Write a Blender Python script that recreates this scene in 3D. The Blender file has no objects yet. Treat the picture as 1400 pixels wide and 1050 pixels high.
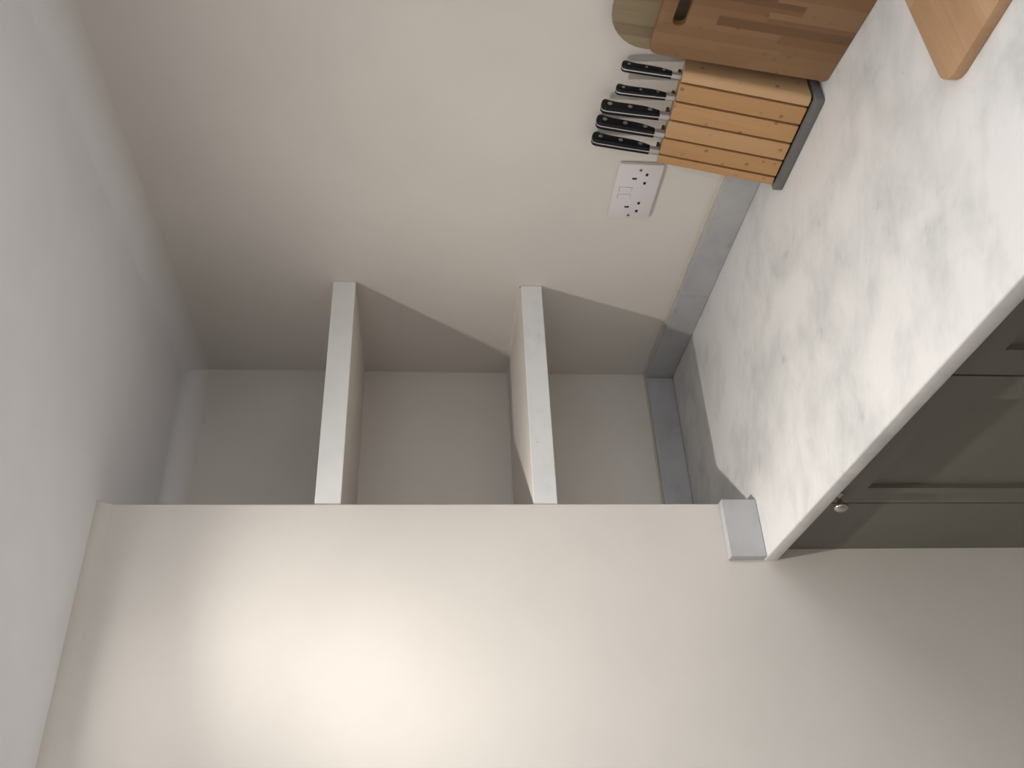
import bpy, bmesh, math, random
from mathutils import Matrix, Vector
random.seed(7)
C = bpy.context.scene.collection

# ------------------------------------------------------------------ key dimensions (metres)
ZC = 2.137            # ceiling
WT = 0.900            # worktop top
XF, XL = -0.657, -0.539   # worktop front edge, free edge of the left wall
YL, YS = -0.371, -0.365   # left wall face, shelf fronts
UT, UH = 0.0195, 0.0695   # upstand thickness and height
TH = math.radians(12.8)   # lean of the knife block

# ------------------------------------------------------------------ camera (held sideways)
CAM = (-1.2403, -1.9126, 1.5434)
yaw, pitch, roll, fpx = 0.5630, -0.0972, 0.0126, 1200.0
fw = Vector((math.sin(yaw)*math.cos(pitch), math.cos(yaw)*math.cos(pitch), math.sin(pitch)))
r0 = Vector((math.cos(yaw), -math.sin(yaw), 0)); u0 = r0.cross(fw)
r2 = math.cos(roll)*r0 + math.sin(roll)*u0
u2 = -math.sin(roll)*r0 + math.cos(roll)*u0
cd = bpy.data.cameras.new('camera'); cam = bpy.data.objects.new('camera', cd); C.objects.link(cam)
cd.sensor_width = 36.0; cd.lens = 36.0*fpx/1400.0; cd.clip_start = 0.02
bx_, by_, bz_ = -u2, r2, -fw
cam.matrix_world = Matrix(((bx_.x, by_.x, bz_.x, CAM[0]), (bx_.y, by_.y, bz_.y, CAM[1]),
                           (bx_.z, by_.z, bz_.z, CAM[2]), (0, 0, 0, 1)))
bpy.context.scene.camera = cam

# ------------------------------------------------------------------ world, exposure, lamps
w = bpy.data.worlds.new('world'); bpy.context.scene.world = w; w.use_nodes = True
bg = w.node_tree.nodes['Background']
bg.inputs['Color'].default_value = (1.0, 0.96, 0.91, 1)
bg.inputs['Strength'].default_value = 0.27
vs = bpy.context.scene.view_settings
vs.view_transform = 'Standard'; vs.look = 'None'; vs.gamma = 1.0; vs.use_curve_mapping = False
vs.exposure = 0.0
WARM = (1.0, 0.95, 0.89)
DOWNLIGHTS = [(-0.875, -0.69, 23.0, 22.0, 1.0), (-0.875, -1.90, 14.0, 10.0, 1.3), (-0.875, -3.10, 8.0, 2.5, 0.4),
              (-2.5, -1.90, 2.0, .8, 0.1), (-2.5, -3.10, 2.0, .8, 0.1)]     # x, y, watts of narrow, middle, wide beam; last three are added fill
WINDOW_FILL = 38.0          # watts of cool fill through the added window, out of view

def spot(name, loc, power, size, blend, radius, parent=None):
    l = bpy.data.lights.new(name, 'SPOT'); l.energy = power; l.spot_size = math.radians(size)
    l.spot_blend = blend; l.shadow_soft_size = radius; l.color = WARM
    o = bpy.data.objects.new(name, l); C.objects.link(o); o.location = loc
    if parent: o.parent = parent
    return o

# ------------------------------------------------------------------ mesh helpers
def add_box(bm, x0, x1, y0, y1, z0, z1, bev=0.0, seg=2):
    r = bmesh.ops.create_cube(bm, size=1.0)
    vs_ = r['verts']
    for v in vs_:
        v.co = Vector((x0 + (v.co.x+.5)*(x1-x0), y0 + (v.co.y+.5)*(y1-y0), z0 + (v.co.z+.5)*(z1-z0)))
    if bev > 0:
        es = list({e for v in vs_ for e in v.link_edges})
        bmesh.ops.bevel(bm, geom=es, offset=bev, segments=seg, profile=.5, affect='EDGES')
    return bm

def box(*a, **k):
    return add_box(bmesh.new(), *a, **k)

def prism(pts, a0, a1, axis, bev=0.0, seg=2, bm=None):
    """outline pts (2-D) extruded along axis from a0 to a1; axis 'x': pts=(y,z), 'y': pts=(x,z), 'z': pts=(x,y)"""
    bm = bm or bmesh.new()
    f = {'x': lambda p, a: (a, p[0], p[1]), 'y': lambda p, a: (p[0], a, p[1]), 'z': lambda p, a: (p[0], p[1], a)}[axis]
    lo = [bm.verts.new(f(p, a0)) for p in pts]; hi = [bm.verts.new(f(p, a1)) for p in pts]
    n = len(pts); fs = [bm.faces.new(lo), bm.faces.new(hi)]
    for i in range(n):
        fs.append(bm.faces.new((lo[i], lo[(i+1) % n], hi[(i+1) % n], hi[i])))
    bmesh.ops.recalc_face_normals(bm, faces=fs)
    if bev > 0:
        es = [e for e in fs[0].edges] + [e for e in fs[1].edges]
        bmesh.ops.bevel(bm, geom=es, offset=bev, segments=seg, profile=.5, affect='EDGES')
    return bm

def lathe(prof, axis='z', seg=24, bm=None, origin=(0, 0, 0)):
    """prof = [(r, h)...] revolved about an axis through origin"""
    bm = bm or bmesh.new(); o = Vector(origin); rings = []
    def P(r, h, a):
        c, s = r*math.cos(a), r*math.sin(a)
        return o + Vector({'z': (c, s, h), 'x': (h, c, s), 'y': (s, h, c)}[axis])
    fs = []
    for r, h in prof:
        if r < 1e-6: rings.append([bm.verts.new(P(0, h, 0))])
        else: rings.append([bm.verts.new(P(r, h, 2*math.pi*i/seg)) for i in range(seg)])
    for A, B in zip(rings, rings[1:]):
        for i in range(seg):
            j = (i+1) % seg
            if len(A) == 1 and len(B) == 1: continue
            if len(A) == 1: fs.append(bm.faces.new((A[0], B[j], B[i])))
            elif len(B) == 1: fs.append(bm.faces.new((A[i], A[j], B[0])))
            else: fs.append(bm.faces.new((A[i], A[j], B[j], B[i])))
    bmesh.ops.recalc_face_normals(bm, faces=fs)
    return bm

def rounded(pts, rad, seg=6):
    """round the corners of a convex outline; rad = one radius per corner"""
    out = []; n = len(pts)
    for i, p in enumerate(pts):
        r = rad[i]; p = Vector(p); a = (Vector(pts[i-1])-p).normalized(); b = (Vector(pts[(i+1) % n])-p).normalized()
        if r <= 0: out.append(tuple(p)); continue
        ang = a.angle(b); t = r/math.tan(ang/2); c = p+(a+b).normalized()*(r/math.sin(ang/2))
        s0 = (p+a*t)-c; s1 = (p+b*t)-c
        a0 = math.atan2(s0.y, s0.x); a1 = math.atan2(s1.y, s1.x); d = (a1-a0+math.pi) % (2*math.pi)-math.pi
        for k in range(seg+1):
            q = a0+d*k/seg; out.append((c.x+r*math.cos(q), c.y+r*math.sin(q)))
    return out

def obj(name, bm, mat, parent=None, smooth=False, ang=40):
    me = bpy.data.meshes.new(name); bm.normal_update(); bm.to_mesh(me); bm.free()
    if mat: me.materials.append(mat)
    o = bpy.data.objects.new(name, me); C.objects.link(o)
    if parent: o.parent = parent
    if smooth:
        for p in me.polygons: p.use_smooth = True
        me.set_sharp_from_angle(angle=math.radians(ang))
    return o

def tag(o, label, cat, group=None):
    o['label'] = label; o['category'] = cat
    if group: o['group'] = group
    return o

def thing(name, label, cat, loc=(0, 0, 0), group=None):
    o = bpy.data.objects.new(name, None); C.objects.link(o); o.location = loc
    o.empty_display_size = .05
    return tag(o, label, cat, group)

def struct(name, bm, m, smooth=False):
    o = obj(name, bm, m, smooth=smooth); o['kind'] = 'structure'; return o

# ------------------------------------------------------------------ materials
def new_mat(name):
    m = bpy.data.materials.new(name); m.use_nodes = True
    nt = m.node_tree; return m, nt, nt.nodes['Principled BSDF']

def node(nt, t, **k):
    n = nt.nodes.new(t)
    for a, b in k.items(): setattr(n, a, b)
    return n

def ramp(nt, src, stops):
    r = node(nt, 'ShaderNodeValToRGB'); e = r.color_ramp.elements
    e[0].position, e[0].color = stops[0][0], (*stops[0][1], 1)
    e[1].position, e[1].color = stops[-1][0], (*stops[-1][1], 1)
    for p, c in stops[1:-1]:
        q = e.new(p); q.color = (*c, 1)
    nt.links.new(src, r.inputs['Fac']); return r.outputs['Color']

def coords(nt, scale=(1, 1, 1), rot=(0, 0, 0), loc=(0, 0, 0), kind='POINT'):
    t = node(nt, 'ShaderNodeTexCoord'); m = node(nt, 'ShaderNodeMapping', vector_type=kind)
    m.inputs['Scale'].default_value = scale; m.inputs['Rotation'].default_value = rot; m.inputs['Location'].default_value = loc
    nt.links.new(t.outputs['Object'], m.inputs['Vector']); return m.outputs['Vector']

def noise(nt, vec, scale, detail=4, rough=.5, dist=0.0):
    n = node(nt, 'ShaderNodeTexNoise'); n.inputs['Scale'].default_value = scale
    n.inputs['Detail'].default_value = detail; n.inputs['Roughness'].default_value = rough
    n.inputs['Distortion'].default_value = dist
    nt.links.new(vec, n.inputs['Vector']); return n.outputs['Fac']

def mix(nt, fac, a, b, mode='MIX'):
    m = node(nt, 'ShaderNodeMix', data_type='RGBA', blend_type=mode)
    if isinstance(fac, float): m.inputs['Factor'].default_value = fac
    else: nt.links.new(fac, m.inputs['Factor'])
    for s, v in (('A', a), ('B', b)):
        i = [q for q in m.inputs if q.name == s and q.type == 'RGBA'][0]
        if isinstance(v, tuple): i.default_value = (*v, 1)
        else: nt.links.new(v, i)
    return [q for q in m.outputs if q.type == 'RGBA'][0]

def bump(nt, bsdf, h, strength, dist=.002):
    b = node(nt, 'ShaderNodeBump'); b.inputs['Strength'].default_value = strength; b.inputs['Distance'].default_value = dist
    nt.links.new(h, b.inputs['Height']); nt.links.new(b.outputs['Normal'], bsdf.inputs['Normal'])

def paint(name, col, rough=.85, var=.04, scale=3.0, bs=.12):
    m, nt, b = new_mat(name); v = coords(nt)
    n = noise(nt, v, scale, 5, .6)
    lo = tuple(c*(1-var) for c in col); hi = tuple(min(1, c*(1+var)) for c in col)
    nt.links.new(ramp(nt, n, [(.3, lo), (.7, hi)]), b.inputs['Base Color'])
    b.inputs['Roughness'].default_value = rough; b.inputs['Specular IOR Level'].default_value = .25
    bump(nt, b, noise(nt, v, 55, 3, .6), bs, .001)
    return m

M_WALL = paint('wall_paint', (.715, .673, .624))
M_CEIL = paint('ceiling_paint', (.92, .92, .95), bs=.06)
M_SHELF = paint('shelf_paint', (.82, .815, .80), rough=.6, var=.05, scale=9, bs=.05)
M_CAB = paint('grey_green_cabinet_paint', (.172, .166, .142), rough=.42, var=.04, scale=5, bs=.04)
M_CARC = paint('cabinet_inside', (.03, .03, .028), rough=.8)
M_FLOOR = paint('pale_floor', (.46, .40, .33), rough=.5)
M_CAULK = paint('cream_sealant', (.60, .56, .475), rough=.5, var=.08, scale=12)
M_SOCK = paint('white_plastic', (.74, .70, .71), rough=.35, var=.01, bs=0)
M_SOCK2 = paint('bright_white_plastic', (.82, .79, .78), rough=.3, var=.01, bs=0)
M_SLOT = paint('plastic_gap_shadow_line', (.30, .28, .28), rough=.5, bs=0)
M_DARK = paint('black_recess', (.012, .012, .012), rough=.8, bs=0)
M_BASE = paint('dark_grey_rubber_base', (.165, .16, .155), rough=.5, var=.1, scale=30)
M_BEZEL = paint('white_lamp_bezel', (.8, .8, .8), rough=.4, bs=0)

def metal(name, col, rough):
    m, nt, b = new_mat(name); b.inputs['Base Color'].default_value = (*col, 1); b.inputs['Metallic'].default_value = 1
    v = coords(nt, (1, 1, .1)); nt.links.new(ramp(nt, noise(nt, v, 400, 2), [(.3, (rough*.8,)*3), (.7, (rough*1.2,)*3)]), b.inputs['Roughness'])
    return m
M_STEEL = metal('brushed_steel', (.62, .61, .60), .34)
M_GUARD = metal('steel_dark_reflection', (.16, .15, .15), .5)  # steel darkened to stand for the dark reflection on the guards
M_RIVET = metal('rivet_steel', (.42, .42, .42), .4)
M_CHROME = metal('polished_nickel', (.50, .48, .43), .24)

def handle_mat():
    m, nt, b = new_mat('black_handle'); v = coords(nt)
    nt.links.new(ramp(nt, noise(nt, v, 60, 3), [(.3, (.006, .006, .008)), (.7, (.011, .011, .013))]), b.inputs['Base Color'])
    b.inputs['Roughness'].default_value = .42; b.inputs['Specular IOR Level'].default_value = .22; return m
M_BLACK = handle_mat()

def marble(name, base, grey, seed, lo=.50, hi=.72, rough=.32):
    m, nt, b = new_mat(name)
    v = coords(nt, (1, 1, 1), (0, 0, .5), (seed, seed*.7, seed*.3))
    v2 = coords(nt, (1.4, .95, .9), (0, 0, math.radians(149)), (seed*1.7, 2, seed), 'TEXTURE')
    big = noise(nt, v, 4.2, 4, .55, .6)
    mid = noise(nt, v2, 12, 5, .6, .35)
    fine = noise(nt, v2, 34, 4, .6, .5)
    # cloud mask = big * mid
    a = node(nt, 'ShaderNodeMath', operation='MULTIPLY_ADD'); a.inputs[1].default_value = .55
    nt.links.new(big, a.inputs[0]); 
    s = node(nt, 'ShaderNodeMath', operation='MULTIPLY'); s.inputs[1].default_value = .5
    nt.links.new(mid, s.inputs[0]); nt.links.new(s.outputs[0], a.inputs[2])
    c = ramp(nt, a.outputs[0], [(lo, (0, 0, 0)), (hi, (1, 1, 1))])
    f = ramp(nt, fine, [(.35, (.62, .62, .62)), (.7, (1, 1, 1))])
    mask = mix(nt, 1.0, c, f, 'MULTIPLY')
    sep = node(nt, 'ShaderNodeRGBToBW'); nt.links.new(mask, sep.inputs[0])
    col = mix(nt, sep.outputs[0], base, grey)
    # small darker smudges inside the clouds
    sm = noise(nt, v2, 26, 4, .6, .3)
    smr = ramp(nt, sm, [(.60, (0, 0, 0)), (.72, (.55, .55, .55))])
    sb = node(nt, 'ShaderNodeRGBToBW'); nt.links.new(smr, sb.inputs[0])
    sm2 = node(nt, 'ShaderNodeMath', operation='MULTIPLY'); nt.links.new(sb.outputs[0], sm2.inputs[0]); nt.links.new(sep.outputs[0], sm2.inputs[1])
    col = mix(nt, sm2.outputs[0], col, tuple(.62*q for q in grey))
    # thin veins
    vein = noise(nt, v2, 4.0, 7, .6, 1.6)
    ab = node(nt, 'ShaderNodeMath', operation='SUBTRACT'); ab.inputs[1].default_value = .5; nt.links.new(vein, ab.inputs[0])
    ab2 = node(nt, 'ShaderNodeMath', operation='ABSOLUTE'); nt.links.new(ab.outputs[0], ab2.inputs[0])
    vm = ramp(nt, ab2.outputs[0], [(0.0, (.10, .10, .10)), (.016, (0, 0, 0))])
    vb = node(nt, 'ShaderNodeRGBToBW'); nt.links.new(vm, vb.inputs[0])
    vmul = node(nt, 'ShaderNodeMath', operation='MULTIPLY'); nt.links.new(vb.outputs[0], vmul.inputs[0]); nt.links.new(big, vmul.inputs[1])
    col = mix(nt, vmul.outputs[0], col, (.50, .51, .51))
    # tiny pits
    vo = node(nt, 'ShaderNodeTexVoronoi'); vo.inputs['Scale'].default_value = 13; nt.links.new(v, vo.inputs['Vector'])
    pm = ramp(nt, vo.outputs['Distance'], [(.0, (.55, .55, .55)), (.035, (0, 0, 0))])
    pb = node(nt, 'ShaderNodeRGBToBW'); nt.links.new(pm, pb.inputs[0])
    col = mix(nt, pb.outputs[0], col, (.35, .36, .35))
    nt.links.new(col, b.inputs['Base Color'])
    b.inputs['Roughness'].default_value = rough; b.inputs['Specular IOR Level'].default_value = .35
    return m
M_MARBLE = marble('white_marble_worktop', (.725, .712, .70), (.535, .54, .528), 0.0, .48, .64)
M_MARBLE2 = marble('grey_veined_marble_upstand', (.50, .50, .505), (.40, .40, .41), 3.0, .42, .62)
M_SHELFM = marble('pale_veined_shelf', (.82, .82, .81), (.70, .71, .71), 5.0, .50, .70, .5)

def wood(name, cols, grain_axis, strips=0.0, strip_axis='X', knots=True, rough=.5, seed=0.0, amt=.5):
    """cols = dark, mid, light; grain stretched along grain_axis; strips = lamella width in metres (0 = none)"""
    m, nt, b = new_mat(name)
    st = {'X': (.06, 1, 1), 'Y': (1, .06, 1), 'Z': (1, 1, .06)}[grain_axis]
    oi = node(nt, 'ShaderNodeObjectInfo')
    v = coords(nt, st, (0, 0, 0), (seed, seed, seed))
    off = node(nt, 'ShaderNodeVectorMath', operation='MULTIPLY_ADD')
    off.inputs[1].default_value = (1, 1, 1)
    rnd = node(nt, 'ShaderNodeVectorMath', operation='SCALE'); rnd.inputs[0].default_value = (7.3, 3.1, 5.7)
    nt.links.new(oi.outputs['Random'], rnd.inputs['Scale'])
    nt.links.new(v, off.inputs[0]); nt.links.new(rnd.outputs[0], off.inputs[2]); v = off.outputs[0]
    g = noise(nt, v, 60, 5, .6, .6)
    g2 = noise(nt, v, 240, 3, .6)
    c = ramp(nt, g, [(.25, cols[0]), (.5, cols[1]), (.75, cols[2])])
    c = mix(nt, .25, c, ramp(nt, g2, [(.3, cols[0]), (.7, cols[2])]))
    if strips > 0:
        t = node(nt, 'ShaderNodeTexCoord'); sx = node(nt, 'ShaderNodeSeparateXYZ'); nt.links.new(t.outputs['Object'], sx.inputs[0])
        q = node(nt, 'ShaderNodeMath', operation='DIVIDE'); q.inputs[1].default_value = strips; nt.links.new(sx.outputs[strip_axis], q.inputs[0])
        fl = node(nt, 'ShaderNodeMath', operation='FLOOR'); nt.links.new(q.outputs[0], fl.inputs[0])
        # each lamella is made of shorter lengths, offset from its neighbour
        q2 = node(nt, 'ShaderNodeMath', operation='MULTIPLY_ADD'); q2.inputs[1].default_value = 5.5
        nt.links.new(sx.outputs[grain_axis], q2.inputs[0])
        wn0 = node(nt, 'ShaderNodeTexWhiteNoise', noise_dimensions='1D'); nt.links.new(fl.outputs[0], wn0.inputs['W'])
        nt.links.new(wn0.outputs['Value'], q2.inputs[2])
        fl2 = node(nt, 'ShaderNodeMath', operation='FLOOR'); nt.links.new(q2.outputs[0], fl2.inputs[0])
        cb = node(nt, 'ShaderNodeCombineXYZ'); nt.links.new(fl.outputs[0], cb.inputs[0]); nt.links.new(fl2.outputs[0], cb.inputs[1]); cb.inputs[2].default_value = seed
        wn = node(nt, 'ShaderNodeTexWhiteNoise', noise_dimensions='3D'); nt.links.new(cb.outputs[0], wn.inputs['Vector'])
        sc = ramp(nt, wn.outputs['Value'], [(0.0, cols[0]), (.35, cols[1]), (1.0, cols[2])])
        c = mix(nt, amt, c, sc)
    else:
        sc = ramp(nt, oi.outputs['Random'], [(0, tuple(.9*q for q in cols[1])), (.5, cols[1]), (1, cols[2])])
        c = mix(nt, .72, c, sc)
    if knots:
        vk = coords(nt, (1, 1, 1), (0, 0, 0), (seed+.3, .1, .2))
        offk = node(nt, 'ShaderNodeVectorMath', operation='ADD'); nt.links.new(vk, offk.inputs[0]); nt.links.new(rnd.outputs[0], offk.inputs[1])
        vo = node(nt, 'ShaderNodeTexVoronoi'); vo.inputs['Scale'].default_value = 38; nt.links.new(offk.outputs[0], vo.inputs['Vector'])
        pm = ramp(nt, vo.outputs['Distance'], [(.05, (.8, .8, .8)), (.19, (0, 0, 0))])
        pb = node(nt, 'ShaderNodeRGBToBW'); nt.links.new(pm, pb.inputs[0])
        c = mix(nt, pb.outputs[0], c, tuple(x*.45 for x in cols[0]))
    nt.links.new(c, b.inputs['Base Color'])
    b.inputs['Roughness'].default_value = rough; b.inputs['Specular IOR Level'].default_value = .3
    bump(nt, b, g2, .08, .0005)
    return m
M_BLOCK = wood('orange_beech', ((.38, .20, .085), (.47, .265, .115), (.57, .37, .205)), 'Z', rough=.45)
M_BAMBOO = wood('reddish_bamboo', ((.13, .060, .024), (.21, .115, .053), (.26, .15, .074)), 'Y', 0.0, 'X', knots=True, rough=.45, seed=2.0)
def lamellae(m, sgn):
    """bamboo strips of their own tone, glued side by side; the lower lengths differ from the upper ones"""
    nt = m.node_tree; b = nt.nodes['Principled BSDF']; old = b.inputs['Base Color'].links[0].from_socket
    t = node(nt, 'ShaderNodeTexCoord'); sp = node(nt, 'ShaderNodeSeparateXYZ'); nt.links.new(t.outputs['Object'], sp.inputs[0])
    mu = node(nt, 'ShaderNodeMath', operation='MULTIPLY'); mu.inputs[1].default_value = sgn/.245; nt.links.new(sp.outputs['X'], mu.inputs[0])
    A, B_, C_, D_, E_ = (.27, .155, .078), (.22, .117, .055), (.175, .086, .038), (.105, .046, .019), (.245, .139, .068)
    cols = []
    for stops in ([(0, A), (.09, E_), (.17, B_), (.25, C_), (.325, D_), (.395, C_), (.44, A), (.60, B_), (.72, E_), (.85, A)],
                  [(0, E_), (.10, A), (.19, B_), (.28, E_), (.36, B_), (.45, C_), (.52, D_), (.60, B_), (.75, A), (.88, C_)]):
        r = node(nt, 'ShaderNodeValToRGB'); r.color_ramp.interpolation = 'CONSTANT'; e = r.color_ramp.elements
        e[0].position, e[0].color = 0, (*stops[0][1], 1); e[1].position, e[1].color = stops[1][0], (*stops[1][1], 1)
        for p, c in stops[2:]:
            q = e.new(p); q.color = (*c, 1)
        nt.links.new(mu.outputs[0], r.inputs['Fac']); cols.append(r.outputs['Color'])
    st = node(nt, 'ShaderNodeMath', operation='GREATER_THAN'); st.inputs[1].default_value = .21
    fl = node(nt, 'ShaderNodeMath', operation='MULTIPLY'); fl.inputs[1].default_value = 12.3; nt.links.new(mu.outputs[0], fl.inputs[0])
    f2 = node(nt, 'ShaderNodeMath', operation='FLOOR'); nt.links.new(fl.outputs[0], f2.inputs[0])
    wn = node(nt, 'ShaderNodeTexWhiteNoise', noise_dimensions='1D'); nt.links.new(f2.outputs[0], wn.inputs['W'])
    ma = node(nt, 'ShaderNodeMath', operation='MULTIPLY_ADD'); ma.inputs[1].default_value = .13; nt.links.new(wn.outputs['Value'], ma.inputs[0])
    nt.links.new(sp.outputs['Y'], ma.inputs[2]); nt.links.new(ma.outputs[0], st.inputs[0])
    nt.links.new(mix(nt, .62, old, mix(nt, st.outputs[0], cols[0], cols[1])), b.inputs['Base Color'])
M_PALE = wood('pale_brown_wood', ((.13, .095, .048), (.235, .18, .105), (.30, .235, .15)), 'Y', .021, 'X', knots=False, rough=.6, seed=6.0, amt=.6)
M_LYING = wood('light_hardwood', ((.36, .205, .105), (.43, .265, .15), (.54, .37, .235)), 'X', .045, 'Y', knots=False, rough=.45, seed=9.0, amt=.5)

def cove_gradient(name, a, b, depth):
    """corner shading painted as colour, wall tone to ceiling tone up the plaster fillet"""
    m, nt, p = new_mat(name); t = node(nt, 'ShaderNodeTexCoord'); sp = node(nt, 'ShaderNodeSeparateXYZ')
    nt.links.new(t.outputs['Object'], sp.inputs[0])
    mr = node(nt, 'ShaderNodeMapRange'); mr.inputs['From Min'].default_value = ZC-depth; mr.inputs['From Max'].default_value = ZC
    nt.links.new(sp.outputs['Z'], mr.inputs['Value'])
    nt.links.new(mix(nt, mr.outputs['Result'], a, b), p.inputs['Base Color'])
    p.inputs['Roughness'].default_value = .85; p.inputs['Specular IOR Level'].default_value = .25
    return m
M_COVE_SHADE = cove_gradient('painted_cove_shading', (.715, .673, .624), (.92, .92, .95), .05)  # soft shading between wall and ceiling, put into the colour

# ------------------------------------------------------------------ the room
struct('floor', box(-4.6, .2, -5.0, .2, -.1, 0), M_FLOOR)
struct('ceiling', box(-4.6, .2, -5.0, .2, ZC, ZC+.12), M_CEIL)
WY0, WY1, WZ0, WZ1 = -3.65, -2.43, 1.02, 1.98
bm = box(0, .15, WY1, .15, 0, ZC); add_box(bm, 0, .15, -5.0, WY0, 0, ZC)
add_box(bm, 0, .15, WY0, WY1, 0, WZ0); add_box(bm, 0, .15, WY0, WY1, WZ1, ZC)
struct('wall_right', bm, M_WALL)
struct('wall_back', box(XL, 0, 0, .15, 0, ZC), M_WALL)
bm = box(-4.6, XL, YL, .15, 0, ZC)
es = [e for e in bm.edges if all(abs(v.co.x-XL) < 1e-5 and abs(v.co.y-YL) < 1e-5 for v in e.verts)]
bmesh.ops.bevel(bm, geom=es, offset=.004, segments=3, profile=.5, affect='EDGES')
struct('wall_left', bm, M_WALL, smooth=True)

# unseen window behind the camera's shoulder, added to brighten and cool the ceiling
struct('wall_front', box(-4.6, 0, -4.52, -4.4, 0, ZC), M_WALL)
bm = bmesh.new()
for a in ((WY0, WY0+.05, WZ0, WZ1), (WY1-.05, WY1, WZ0, WZ1), (WY0+.05, WY1-.05, WZ0, WZ0+.05), (WY0+.05, WY1-.05, WZ1-.05, WZ1), (-3.065, -3.015, WZ0+.05, WZ1-.05)):
    add_box(bm, .06, .11, a[0], a[1], a[2], a[3])
struct('added_window_1', bm, M_BEZEL)
dl = bpy.data.lights.new('window_fill_light', 'AREA'); dl.shape = 'RECTANGLE'; dl.size = WY1-WY0-.1; dl.size_y = WZ1-WZ0-.1
dl.energy = WINDOW_FILL; dl.color = (.84, .92, 1.0)  # added cool fill, set in the unseen window opening
do = bpy.data.objects.new('window_fill_light', dl); C.objects.link(do); do.location = (.05, (WY0+WY1)/2, (WZ0+WZ1)/2)
do.rotation_euler = (math.radians(90), 0, math.radians(90))

def cove(r, seg=6):
    """concave fillet outline in (a, z): corner at (0, ZC), wall at a=0, room towards a<0"""
    pts = [(0, ZC)]
    for k in range(seg+1):
        a = math.pi/2*k/seg
        pts.append((-r+r*math.sin(a), ZC-r+r*math.cos(a)))
    return pts
struct('trim_1', prism(cove(.05), -5.0, 0, 'y'), M_COVE_SHADE, smooth=True)           # plaster fillet along the right wall
struct('trim_2', prism(cove(.05), XL, 0, 'x'), M_COVE_SHADE, smooth=True)              # along the back of the alcove
bm = prism([(y+YL, z) for y, z in cove(.02)], -4.6, XL, 'x'); struct('trim_3', bm, M_WALL, smooth=True)

# ------------------------------------------------------------------ downlights in the ceiling
for i, (x, y, pw, pm, wide) in enumerate(DOWNLIGHTS):
    lab = ['round white ceiling downlight beside the alcove', 'round white ceiling downlight above the chopping boards',
           'unseen round downlight added as fill over the worktop, farthest from the alcove', 'unseen round downlight added as fill away from the worktop, nearer the left wall',
           'unseen round downlight added as fill away from the worktop, farther from the left wall'][i]
    t = thing('ceiling_downlight', lab, 'ceiling light', (x, y, ZC))
    obj('bezel', lathe([(.034, 0), (.048, 0), (.048, -.006), (.044, -.0115), (.039, -.0115), (.034, -.004), (.034, 0)], seg=40), M_BEZEL, t, True)
    m, nt, b = new_mat('lamp_lens'); b.inputs['Emission Color'].default_value = (*WARM, 1); b.inputs['Emission Strength'].default_value = 6.0
    obj('lens', lathe([(0, -.001), (.033, -.001), (.033, -.0025), (0, -.0025)], seg=32), m, t)
    spot('narrow_beam', (0, 0, -.006), pw, 86, 1.0, .013, t)
    mb = spot('middle_beam', (0, 0, -.006), pm, 142, 1.0, .013, t)
    if i == 0: mb.rotation_euler = (math.radians(-8), math.radians(-12), 0)      # only this beam is turned, to brighten the right wall
    al = bpy.data.lights.new('wide_beam', 'AREA'); al.shape = 'DISK'; al.size = .03; al.energy = wide; al.color = WARM
    ao = bpy.data.objects.new('wide_beam', al); C.objects.link(ao); ao.location = (0, 0, -.0062); ao.parent = t

# ------------------------------------------------------------------ worktop and upstands
wt_pts = [(XF, -3.6), (0, -3.6), (0, 0), (XL, 0), (XL, YL), (XF, YL)]
bm = prism(wt_pts, WT-.028, WT, 'z')
es = [e for e in bm.edges if all(abs(v.co.x-XF) < 1e-5 for v in e.verts) and abs(e.verts[0].co.z-e.verts[1].co.z) < 1e-6]
bmesh.ops.bevel(bm, geom=es, offset=.0035, segments=3, profile=.5, affect='EDGES')
tag(obj('marble_worktop', bm, M_MARBLE, smooth=True), 'long white marble worktop with soft grey clouding along the right wall', 'worktop')

def upstand(x0, x1, y0, y1, label, bead):
    o = tag(obj('marble_upstand', box(x0, x1, y0, y1, WT+.0006, WT+UH, bev=.0012), M_MARBLE2), label, 'upstand')
    if bead: obj('sealant_bead', box(*bead, bev=.0012), M_CAULK, o)
    return o
upstand(-UT, -.0005, -3.6, YL+.0055, 'long grey marble upstand on the right wall running behind the knife block',
        (-.0075, -.0002, -3.6, YL+.0055, WT+UH-.0008, WT+UH+.0045))
upstand(-UT, -.0005, YL+.0065, -.0005, 'short marble upstand on the right wall inside the alcove',
        (-.0075, -.0002, YL+.0065, -.006, WT+UH-.0008, WT+UH+.0045))
upstand(XL+.001, -UT-.001, -UT, -.0005, 'marble upstand along the back wall of the alcove',
        (XL+.001, -.0003, -.006, -.0002, WT+UH-.0008, WT+UH+.003))
upstand(XF+.001, XL, YL-UT, YL-.0005, 'short marble upstand block on the front of the left wall at worktop corner',
        None)

# ------------------------------------------------------------------ alcove shelves
SH = []
SH.append(tag(obj('alcove_shelf', box(XL+.0005, -.0005, YS, -.0005, 1.7017, 1.7512, bev=.0015), M_SHELF),
    'thick plain white shelf, the upper of two in the alcove', 'shelf'))
SH.append(tag(obj('alcove_shelf', box(XL+.0005, -.0005, YS, -.0005, 1.2871, 1.3342, bev=.0015), M_SHELFM),
    'thick white shelf with faint grey marks, the lower of two in the alcove', 'shelf'))

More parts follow.
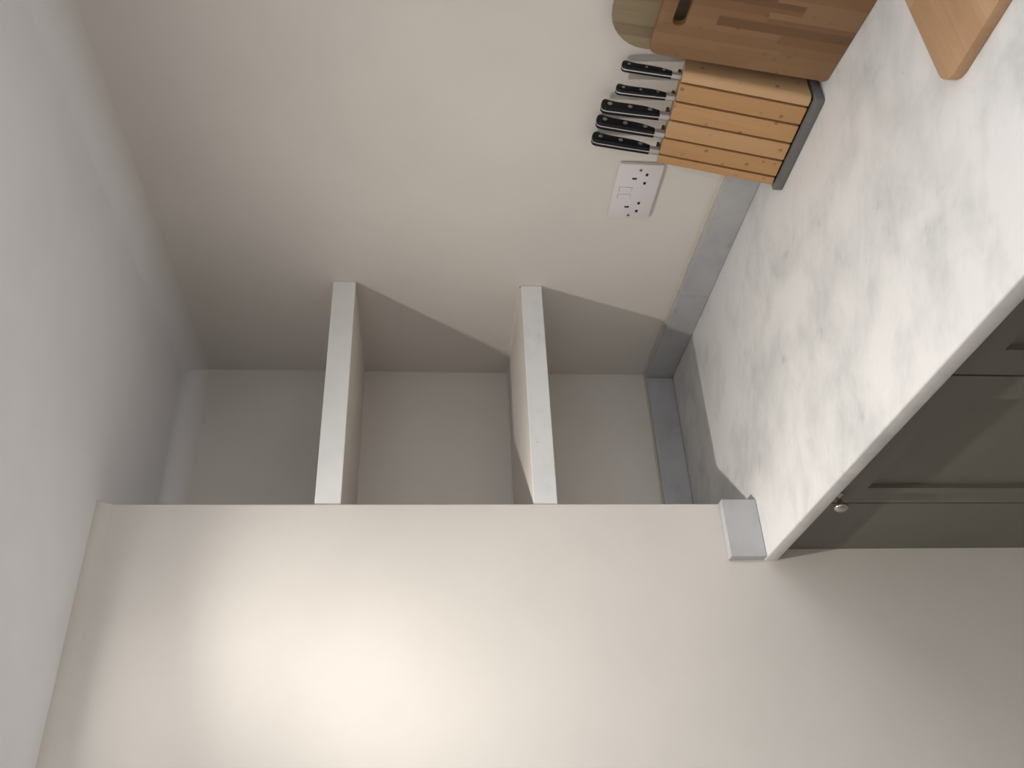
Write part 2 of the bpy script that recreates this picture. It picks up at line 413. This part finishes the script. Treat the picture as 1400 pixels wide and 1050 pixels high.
for sh in SH:                     # wall paint carried over the top and underside, white on the front edge only
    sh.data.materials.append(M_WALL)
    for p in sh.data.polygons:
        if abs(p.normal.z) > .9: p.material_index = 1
def ragged_bead(parent, axis, a0, a1, fixed, z, r=.0035, n=26):
    """lumpy filler bead left along a joint; axis 'y' lies on the right wall, axis 'x' on the back wall"""
    rnd = random.Random(int(z*1000)); bm = bmesh.new(); rings = []
    for i in range(n+1):
        a = a0+(a1-a0)*i/n; q = r*rnd.uniform(.55, 1.25); ring = []
        for k in range(5):
            an = math.pi/2*k/4; u, w_ = -q*math.cos(an), q*math.sin(an)
            ring.append(bm.verts.new((u, a, z+w_) if axis == 'y' else (a, u, z+w_)))
        ring.append(bm.verts.new((0, a, z) if axis == 'y' else (a, 0, z))); rings.append(ring)
    for A, B in zip(rings, rings[1:]):
        for k in range(6): bm.faces.new((A[k], A[(k+1) % 6], B[(k+1) % 6], B[k]))
    bmesh.ops.recalc_face_normals(bm, faces=bm.faces[:])
    obj('filler_bead', bm, M_WALL, parent, True, 60)
for sh, z in ((SH[1], 1.3342), (SH[0], 1.7512)):
    ragged_bead(sh, 'y', YS+.004, -.004, 0, z); ragged_bead(sh, 'x', XL+.004, -.004, 0, z)

# ------------------------------------------------------------------ base cabinets
XD = -0.635
def shaker_door(parent, y0, y1, z0, z1, stile=.058, rail=.056):
    """door facing -x with a recessed panel; frame is one mesh, panel is a sub-part"""
    bm = bmesh.new(); x0, x1 = XD, XD+.021
    add_box(bm, x0, x1, y0, y0+stile, z0, z1); add_box(bm, x0, x1, y1-stile, y1, z0, z1)
    add_box(bm, x0, x1, y0+stile, y1-stile, z1-rail, z1); add_box(bm, x0, x1, y0+stile, y1-stile, z0, z0+rail)
    d = obj('door', bm, M_CAB, parent)
    obj('door_panel', box(XD+.0075, XD+.017, y0+stile-.004, y1-stile+.004, z0+rail-.004, z1-rail+.004), M_CAB, d)
    return d
def knob(parent, y, z):
    prof = [(.0, 0), (.0085, 0), (.0085, -.002), (.0048, -.004), (.0042, -.012), (.006, -.0155), (.0110, -.019), (.0126, -.0225), (.0116, -.0262), (.0072, -.0293), (0, -.0305)]
    o = obj('door_knob', lathe(prof, 'x', 28, origin=(XD, y, z)), M_CHROME, parent, True, 60)
    o['label'] = 'small round nickel knob'
ZT, ZB = .866, .15
def unit(name, label, y0, y1):
    t = thing(name, label, 'cabinet', (XD+.02, (y0+y1)/2, 0))
    T = Matrix.Translation(t.location).inverted()
    def fix(o): o.matrix_parent_inverse = T; return o
    return t, fix
t, fix = unit('base_cabinet', 'grey-green base cabinet with wide filler and one knobbed door next to the left wall', -.9895, YL)
fix(obj('carcass', box(XD+.0225, -.03, -.9893, YL-.0005, .12, .8715), M_CARC, t))
fix(obj('filler_panel', box(XD, XD+.0215, -.5805, YL-.0004, .12, .8715, bev=.001), M_CAB, t))
fix(obj('plinth', box(XD+.05, XD+.065, -.9893, YL-.0005, 0, .12), M_CAB, t))
d = fix(shaker_door(t, -.9875, -.585, ZB, ZT)); knob(d, -.617, .851)
t, fix = unit('base_cabinet', 'grey-green base cabinet with a panelled door below the chopping boards', -1.59, -.9895)
fix(obj('carcass', box(XD+.0225, -.03, -1.59, -.9897, .12, .8715), M_CARC, t))
fix(obj('plinth', box(XD+.05, XD+.065, -1.59, -.9897, 0, .12), M_CAB, t))
d = fix(shaker_door(t, -1.588, -.992, ZB, ZT)); knob(d, -1.55, .851)

# ------------------------------------------------------------------ double wall socket
SY, SZ = -.7497, 1.0951
t = thing('double_wall_socket', 'white double electric wall socket beside the knife block', 'socket', (0, SY, SZ))
obj('face_plate', box(-.009, -.0002, 0, .146, 0, .086, bev=.002, seg=2), M_SOCK, t, True)
for k, (y, z) in enumerate(((.0142, .0437), (.1378, .0437))):
    s = obj('screw', lathe([(0, -.0094), (.0032, -.0094), (.0036, -.0088), (.0036, -.0082)], 'x', 14, origin=(0, y, z)), M_RIVET, t, True)
    obj('screw_slot', box(-.0097, -.0092, y-.0028, y+.0028, z-.0005, z+.0005), M_DARK, s)
for y in (.0655, .0845):
    prof = [(-.0088, .0515), (-.0108, .0518), (-.0096, .064), (-.0093, .0755), (-.0088, .0757)]
    o = obj('rocker_switch', prism(prof, y-.0055, y+.0055, 'y'), M_SOCK, t)
    obj('switch_surround', box(-.00915, -.0088, y-.0060, y+.0060, .0508, .0766), M_SLOT, o)
for yc in (.0366, .1140):
    obj('earth_slot', box(-.00925, -.0085, yc-.0022, yc+.0022, .0470, .0562), M_DARK, t)
    for dy in (-.0112, .0112):
        obj('pin_slot', box(-.00925, -.0085, yc+dy-.0034, yc+dy+.0034, .0268, .0318), M_DARK, t)

# ------------------------------------------------------------------ knife block (leaning back on its base)
BX, BZ = -.100, .9172           # front face at the foot of the slats
L, D = .2165, .048
BASE_T = WT+.0150       # top of the base plate
block = thing('knife_block', 'orange slatted beech knife block leaning back on a dark grey base', 'knife block', (-.07, -.895, WT))
def lean_matrix(y):              # local x = depth into block, z = along block
    return Matrix.Translation((BX, y, BZ)) @ Matrix.Rotation(TH, 4, 'Y')
RI = block.matrix_basis.inverted() if False else Matrix.Translation((.07, .895, -WT))
cuts = [-.9955, -.975, -.9363, -.896, -.856, -.817, -.797]
GAP = .0044
tt = math.tan(TH)
def slat(y0, y1, first=False, last=False):
    yc = (y0+y1)/2; h = (y1-y0)/2
    rr = [.0008]*4
    if first: rr[0] = .009
    if last: rr[3] = .0025
    # plan outline (depth, y) rounded, lofted from the slanted foot to the top
    pl = rounded([(0, -h), (D-.010, -h), (D-.010, h), (0, h)], [max(r, .0006) for r in rr], 5)
    bm = bmesh.new()
    lo = [bm.verts.new((x, y, x*tt+.0030)) for x, y in pl]; hi = [bm.verts.new((x, y, L)) for x, y in pl]; n = len(pl)
    fs = [bm.faces.new(lo), bm.faces.new(hi)]+[bm.faces.new((lo[i], lo[(i+1) % n], hi[(i+1) % n], hi[i])) for i in range(n)]
    bmesh.ops.recalc_face_normals(bm, faces=fs)
    bmesh.ops.bevel(bm, geom=list(fs[1].edges), offset=.0009, segments=2, profile=.5, affect='EDGES')
    o = obj('slat', bm, M_BLOCK, block, True, 35); o.matrix_local = RI @ lean_matrix(yc)
for i in range(6):
    y0 = cuts[i] + (GAP/2 if i > 0 else 0); y1 = cuts[i+1] - (GAP/2 if i < 5 else 0)
    slat(y0, y1, i == 0, i == 5)
bp = box(D-.0098, D, cuts[0]+.0005-(-.895), cuts[-1]-.0005+.895, D*tt+.0002, L-.001)
o = obj('back_panel', bp, M_BLOCK, block); o.matrix_local = RI @ lean_matrix(-.895)
pl = rounded([(-.108, -.998), (-.032, -.998), (-.032, -.787), (-.108, -.787)], [.006, .004, .004, .012], 5)
o = obj('base', prism(pl, WT, BASE_T, 'z', bev=.0012), M_BASE, block, True, 35); o.matrix_local = RI
o['label'] = 'dark grey base plate'
o = obj('gap_shade', box(-.094, -.046, -.988, -.800, BASE_T, BZ+.0010), M_DARK, block); o.matrix_local = RI  # black inset block standing for the shadow in the gap under the slats

# ------------------------------------------------------------------ knives
def knife(name, label, y, size, length, tilt, shift):
    """local z runs up the handle from the top of the block, local x points from spine to edge, y is thickness"""
    t = thing(name, label, 'knife', (0, 0, 0), 'black riveted knives in the block')
    t.matrix_basis = Matrix.Translation((BX, y, BZ)) @ Matrix.Rotation(TH, 4, 'Y') @ Matrix.Translation((shift, 0, L)) @ Matrix.Rotation(tilt, 4, 'Y')
    k = size; h0 = .0185*(.9 if k < .9 else 1); n = length
    def prof(inset=0.0):
        f = lambda s, d: (d*k, h0+s*n)
        pts = [f(0, .0), f(.5, -.0004), f(.90, .0), f(.965, .0018), f(.995, .007), f(1.0, .012), f(.985, .019), f(.955, .0226), f(.915, .0232),
               f(.85, .0208), f(.72, .0190), f(.45, .0184), f(.26, .0172), f(.13, .0145), f(0, .0105)]
        return pts
    th = .0068*k; tg = .0011
    for s in (-1, 1):
        a, b = sorted((s*tg, s*(tg+th)))
        bm = prism(prof(), a, b, 'y')
        es = [e for e in bm.edges if all(abs(v.co.y - s*(tg+th)) < 1e-6 for v in e.verts)]
        bmesh.ops.bevel(bm, geom=es, offset=.0020*k, segments=3, profile=.5, affect='EDGES')
        obj('handle_scale', bm, M_BLACK, t, True, 50)
    tp = [(x*1.0 + (-.0003 if x < .006*k else .0003), z+(.0002 if z > h0+.5*n else 0)) for x, z in prof()]
    obj('tang', prism(tp, -tg, tg, 'y'), M_STEEL, t)
    # bolster: neck widening to the collar, with the finger guard towards the edge side
    bm = prism([(0, .0005), (.0115*k, .0005), (.0105*k, h0), (0, h0)], -.0054*k-.001, .0054*k+.001, 'y')
    bmesh.ops.bevel(bm, geom=[e for e in bm.edges if abs(e.verts[0].co.z-e.verts[1].co.z) > .005], offset=.0022*k, segments=3, profile=.5, affect='EDGES')
    b = obj('bolster', bm, M_STEEL, t, True, 40)
    obj('finger_guard', prism([(.0098*k, .0006), (.0255*k, .0006), (.0255*k, .0058), (.0130*k, .0070), (.0098*k, .0085)], -.0042*k, .0042*k, 'y', bev=.0008), M_GUARD, b, True)
    bl = length*(1.2 if k > .9 else 1.0)
    obj('blade', prism([(.004, .0004), (.023*k, .0004), (.019*k, -.6*bl), (.010*k, -.93*bl), (.007, -bl), (.0055, -bl*.9)], -.0008, .0008, 'y'), M_STEEL, t)
    for s, d in ((.145, .0125), (.49, .0108), (.83, .0105)):
        s = 1-s; d = {0: .0105}.get(0, d)
        rr = .0042*k*(.85 if k < .9 else 1)
        zz = h0+s*n; xx = (.0115 if s > .8 else .0100 if s > .4 else .0090)*k
        y1 = tg+th+.00035
        obj('rivet', lathe([(0, -y1), (rr*.85, -y1), (rr, -y1+.0003), (rr, y1-.0003), (rr*.85, y1), (0, y1)], 'y', 14, origin=(xx, 0, zz)), M_RIVET, t, True)
    return t
ktab = [('paring_knife', 'small black-handled knife in the slot nearest the leaning chopping boards', -.975, .74, .0855, math.radians(-3.9), .013),
        ('paring_knife', 'small black-handled knife in the second slot from the chopping boards', -.9363, .74, .0865, math.radians(-7.0), .0065),
        ('kitchen_knife', 'large black-handled knife with shiny rivets in the middle slot of the block', -.896, 1.0, .1030, math.radians(-6.3), .004),
        ('kitchen_knife', 'large black-handled knife in the second slot from the wall socket', -.856, 1.0, .1058, math.radians(-2.7), .0035),
        ('kitchen_knife', 'large black-handled knife in the slot nearest the wall socket', -.817, 1.0, .1070, math.radians(-2.9), .003)]
for a in ktab: knife(*a)

# ------------------------------------------------------------------ chopping boards
def frame(origin, ex, ez):       # local x = along bottom, y = up the board, z = out of the face
    ex = Vector(ex).normalized(); ez = Vector(ez).normalized(); ey = ez.cross(ex)
    return Matrix(((ex.x, ey.x, ez.x, origin[0]), (ex.y, ey.y, ez.y, origin[1]), (ex.z, ey.z, ez.z, origin[2]), (0, 0, 0, 1)))

def board_with_hole(outline, hole, t):
    """flat board, local z from -t (back) to 0 (face), with a through slot"""
    bm = bmesh.new()
    def loop(pts, z): return [bm.verts.new((x, y, z)) for x, y in pts]
    F = []
    of, ob = loop(outline, 0), loop(outline, -t)
    hf, hb = loop(hole, 0), loop(hole, -t)
    for vs_ in ((of, hf), (ob, hb)):
        es = []
        for lp in vs_:
            es += [bm.edges.new((lp[i], lp[(i+1) % len(lp)])) for i in range(len(lp))]
        F += [g for g in bmesh.ops.triangle_fill(bm, use_beauty=True, use_dissolve=False, edges=es)['geom'] if isinstance(g, bmesh.types.BMFace)]
    for a, b in ((of, ob), (hf, hb)):
        for i in range(len(a)):
            j = (i+1) % len(a); F.append(bm.faces.new((a[i], a[j], b[j], b[i])))
    bmesh.ops.recalc_face_normals(bm, faces=bm.faces[:])
    edge_loops = [e for e in bm.edges if len(e.link_faces) == 2 and e.calc_face_angle(0) > 1.2]
    bmesh.ops.bevel(bm, geom=edge_loops, offset=.0012, segments=2, profile=.5, affect='EDGES')
    return bm

# reddish bamboo board in front
e = Vector((-.1774, -.9841, 0)); m_ = Vector((.9841, -.1774, 0)); lean = math.radians(8.25)
up = math.cos(lean)*Vector((0, 0, 1)) + math.sin(lean)*m_
nrm = e.cross(up)
if nrm.x > 0: nrm = -nrm
# local x must satisfy z x x = y: with face normal towards the room, x runs from the far end to the near end or back
ey_test = nrm.cross(e)
P0 = Vector((-.0862, -1.0165, WT+.0008))
W_, H_ = .245, .2975
if ey_test.z > 0:
    mat = frame(P0, e, nrm); sgn = 1
else:
    mat = frame(P0, -e, nrm); sgn = -1
def sx(pts): return [(sgn*x, y) for x, y in pts]
out = rounded([(0, 0), (W_, 0), (W_, H_), (0, H_)], [.007, .007, .016, .016], 6)
hole = rounded([(.0655, .2555), (W_-.0655, .2555), (W_-.0655, .2755), (.0655, .2755)], [.0098]*4, 6)
o = obj('chopping_board', board_with_hole(sx(out), sx(hole), .012), M_BAMBOO, None, True, 40)
o.matrix_world = mat
lamellae(M_BAMBOO, sgn)
tag(o, 'reddish brown bamboo chopping board with a handle slot, leaning in front', 'chopping board')

# pale board behind, against the wall
le = math.atan(.150)
upb = Vector((math.sin(le), 0, math.cos(le))); nb = Vector((-math.cos(le), 0, math.sin(le)))
exb = upb.cross(nb)             # local x
P1 = Vector((-.0725-.0008, -1.0195, WT+.0028))
sg = 1 if exb.y < 0 else -1
Hb = .362
out = rounded([(0, 0), (.27, 0), (.27, Hb), (0, Hb)], [.02, .02, .062, .062], 8)
bm = prism([(sg*x, y) for x, y in out], -.013, 0, 'z', bev=.002)
o = obj('chopping_board', bm, M_PALE, None, True, 40)
o.matrix_world = frame(P1, exb, nb)
tag(o, 'pale brown chopping board with rounded corners, behind the bamboo board on the wall', 'chopping board')

# board lying on the worktop
out = rounded([(-.384, -1.60), (-.150, -1.60), (-.150, -1.2465), (-.384, -1.2465)], [.026]*4, 6)
cx, cy = -.267, -1.423
bm = prism([(x-cx, y-cy) for x, y in out], 0, .0155, 'z', bev=.0015)
o = obj('chopping_board', bm, M_LYING, None, True, 40); o.location = (cx, cy, WT+.0003)
tag(o, 'light wooden chopping board lying flat on the marble worktop', 'chopping board')
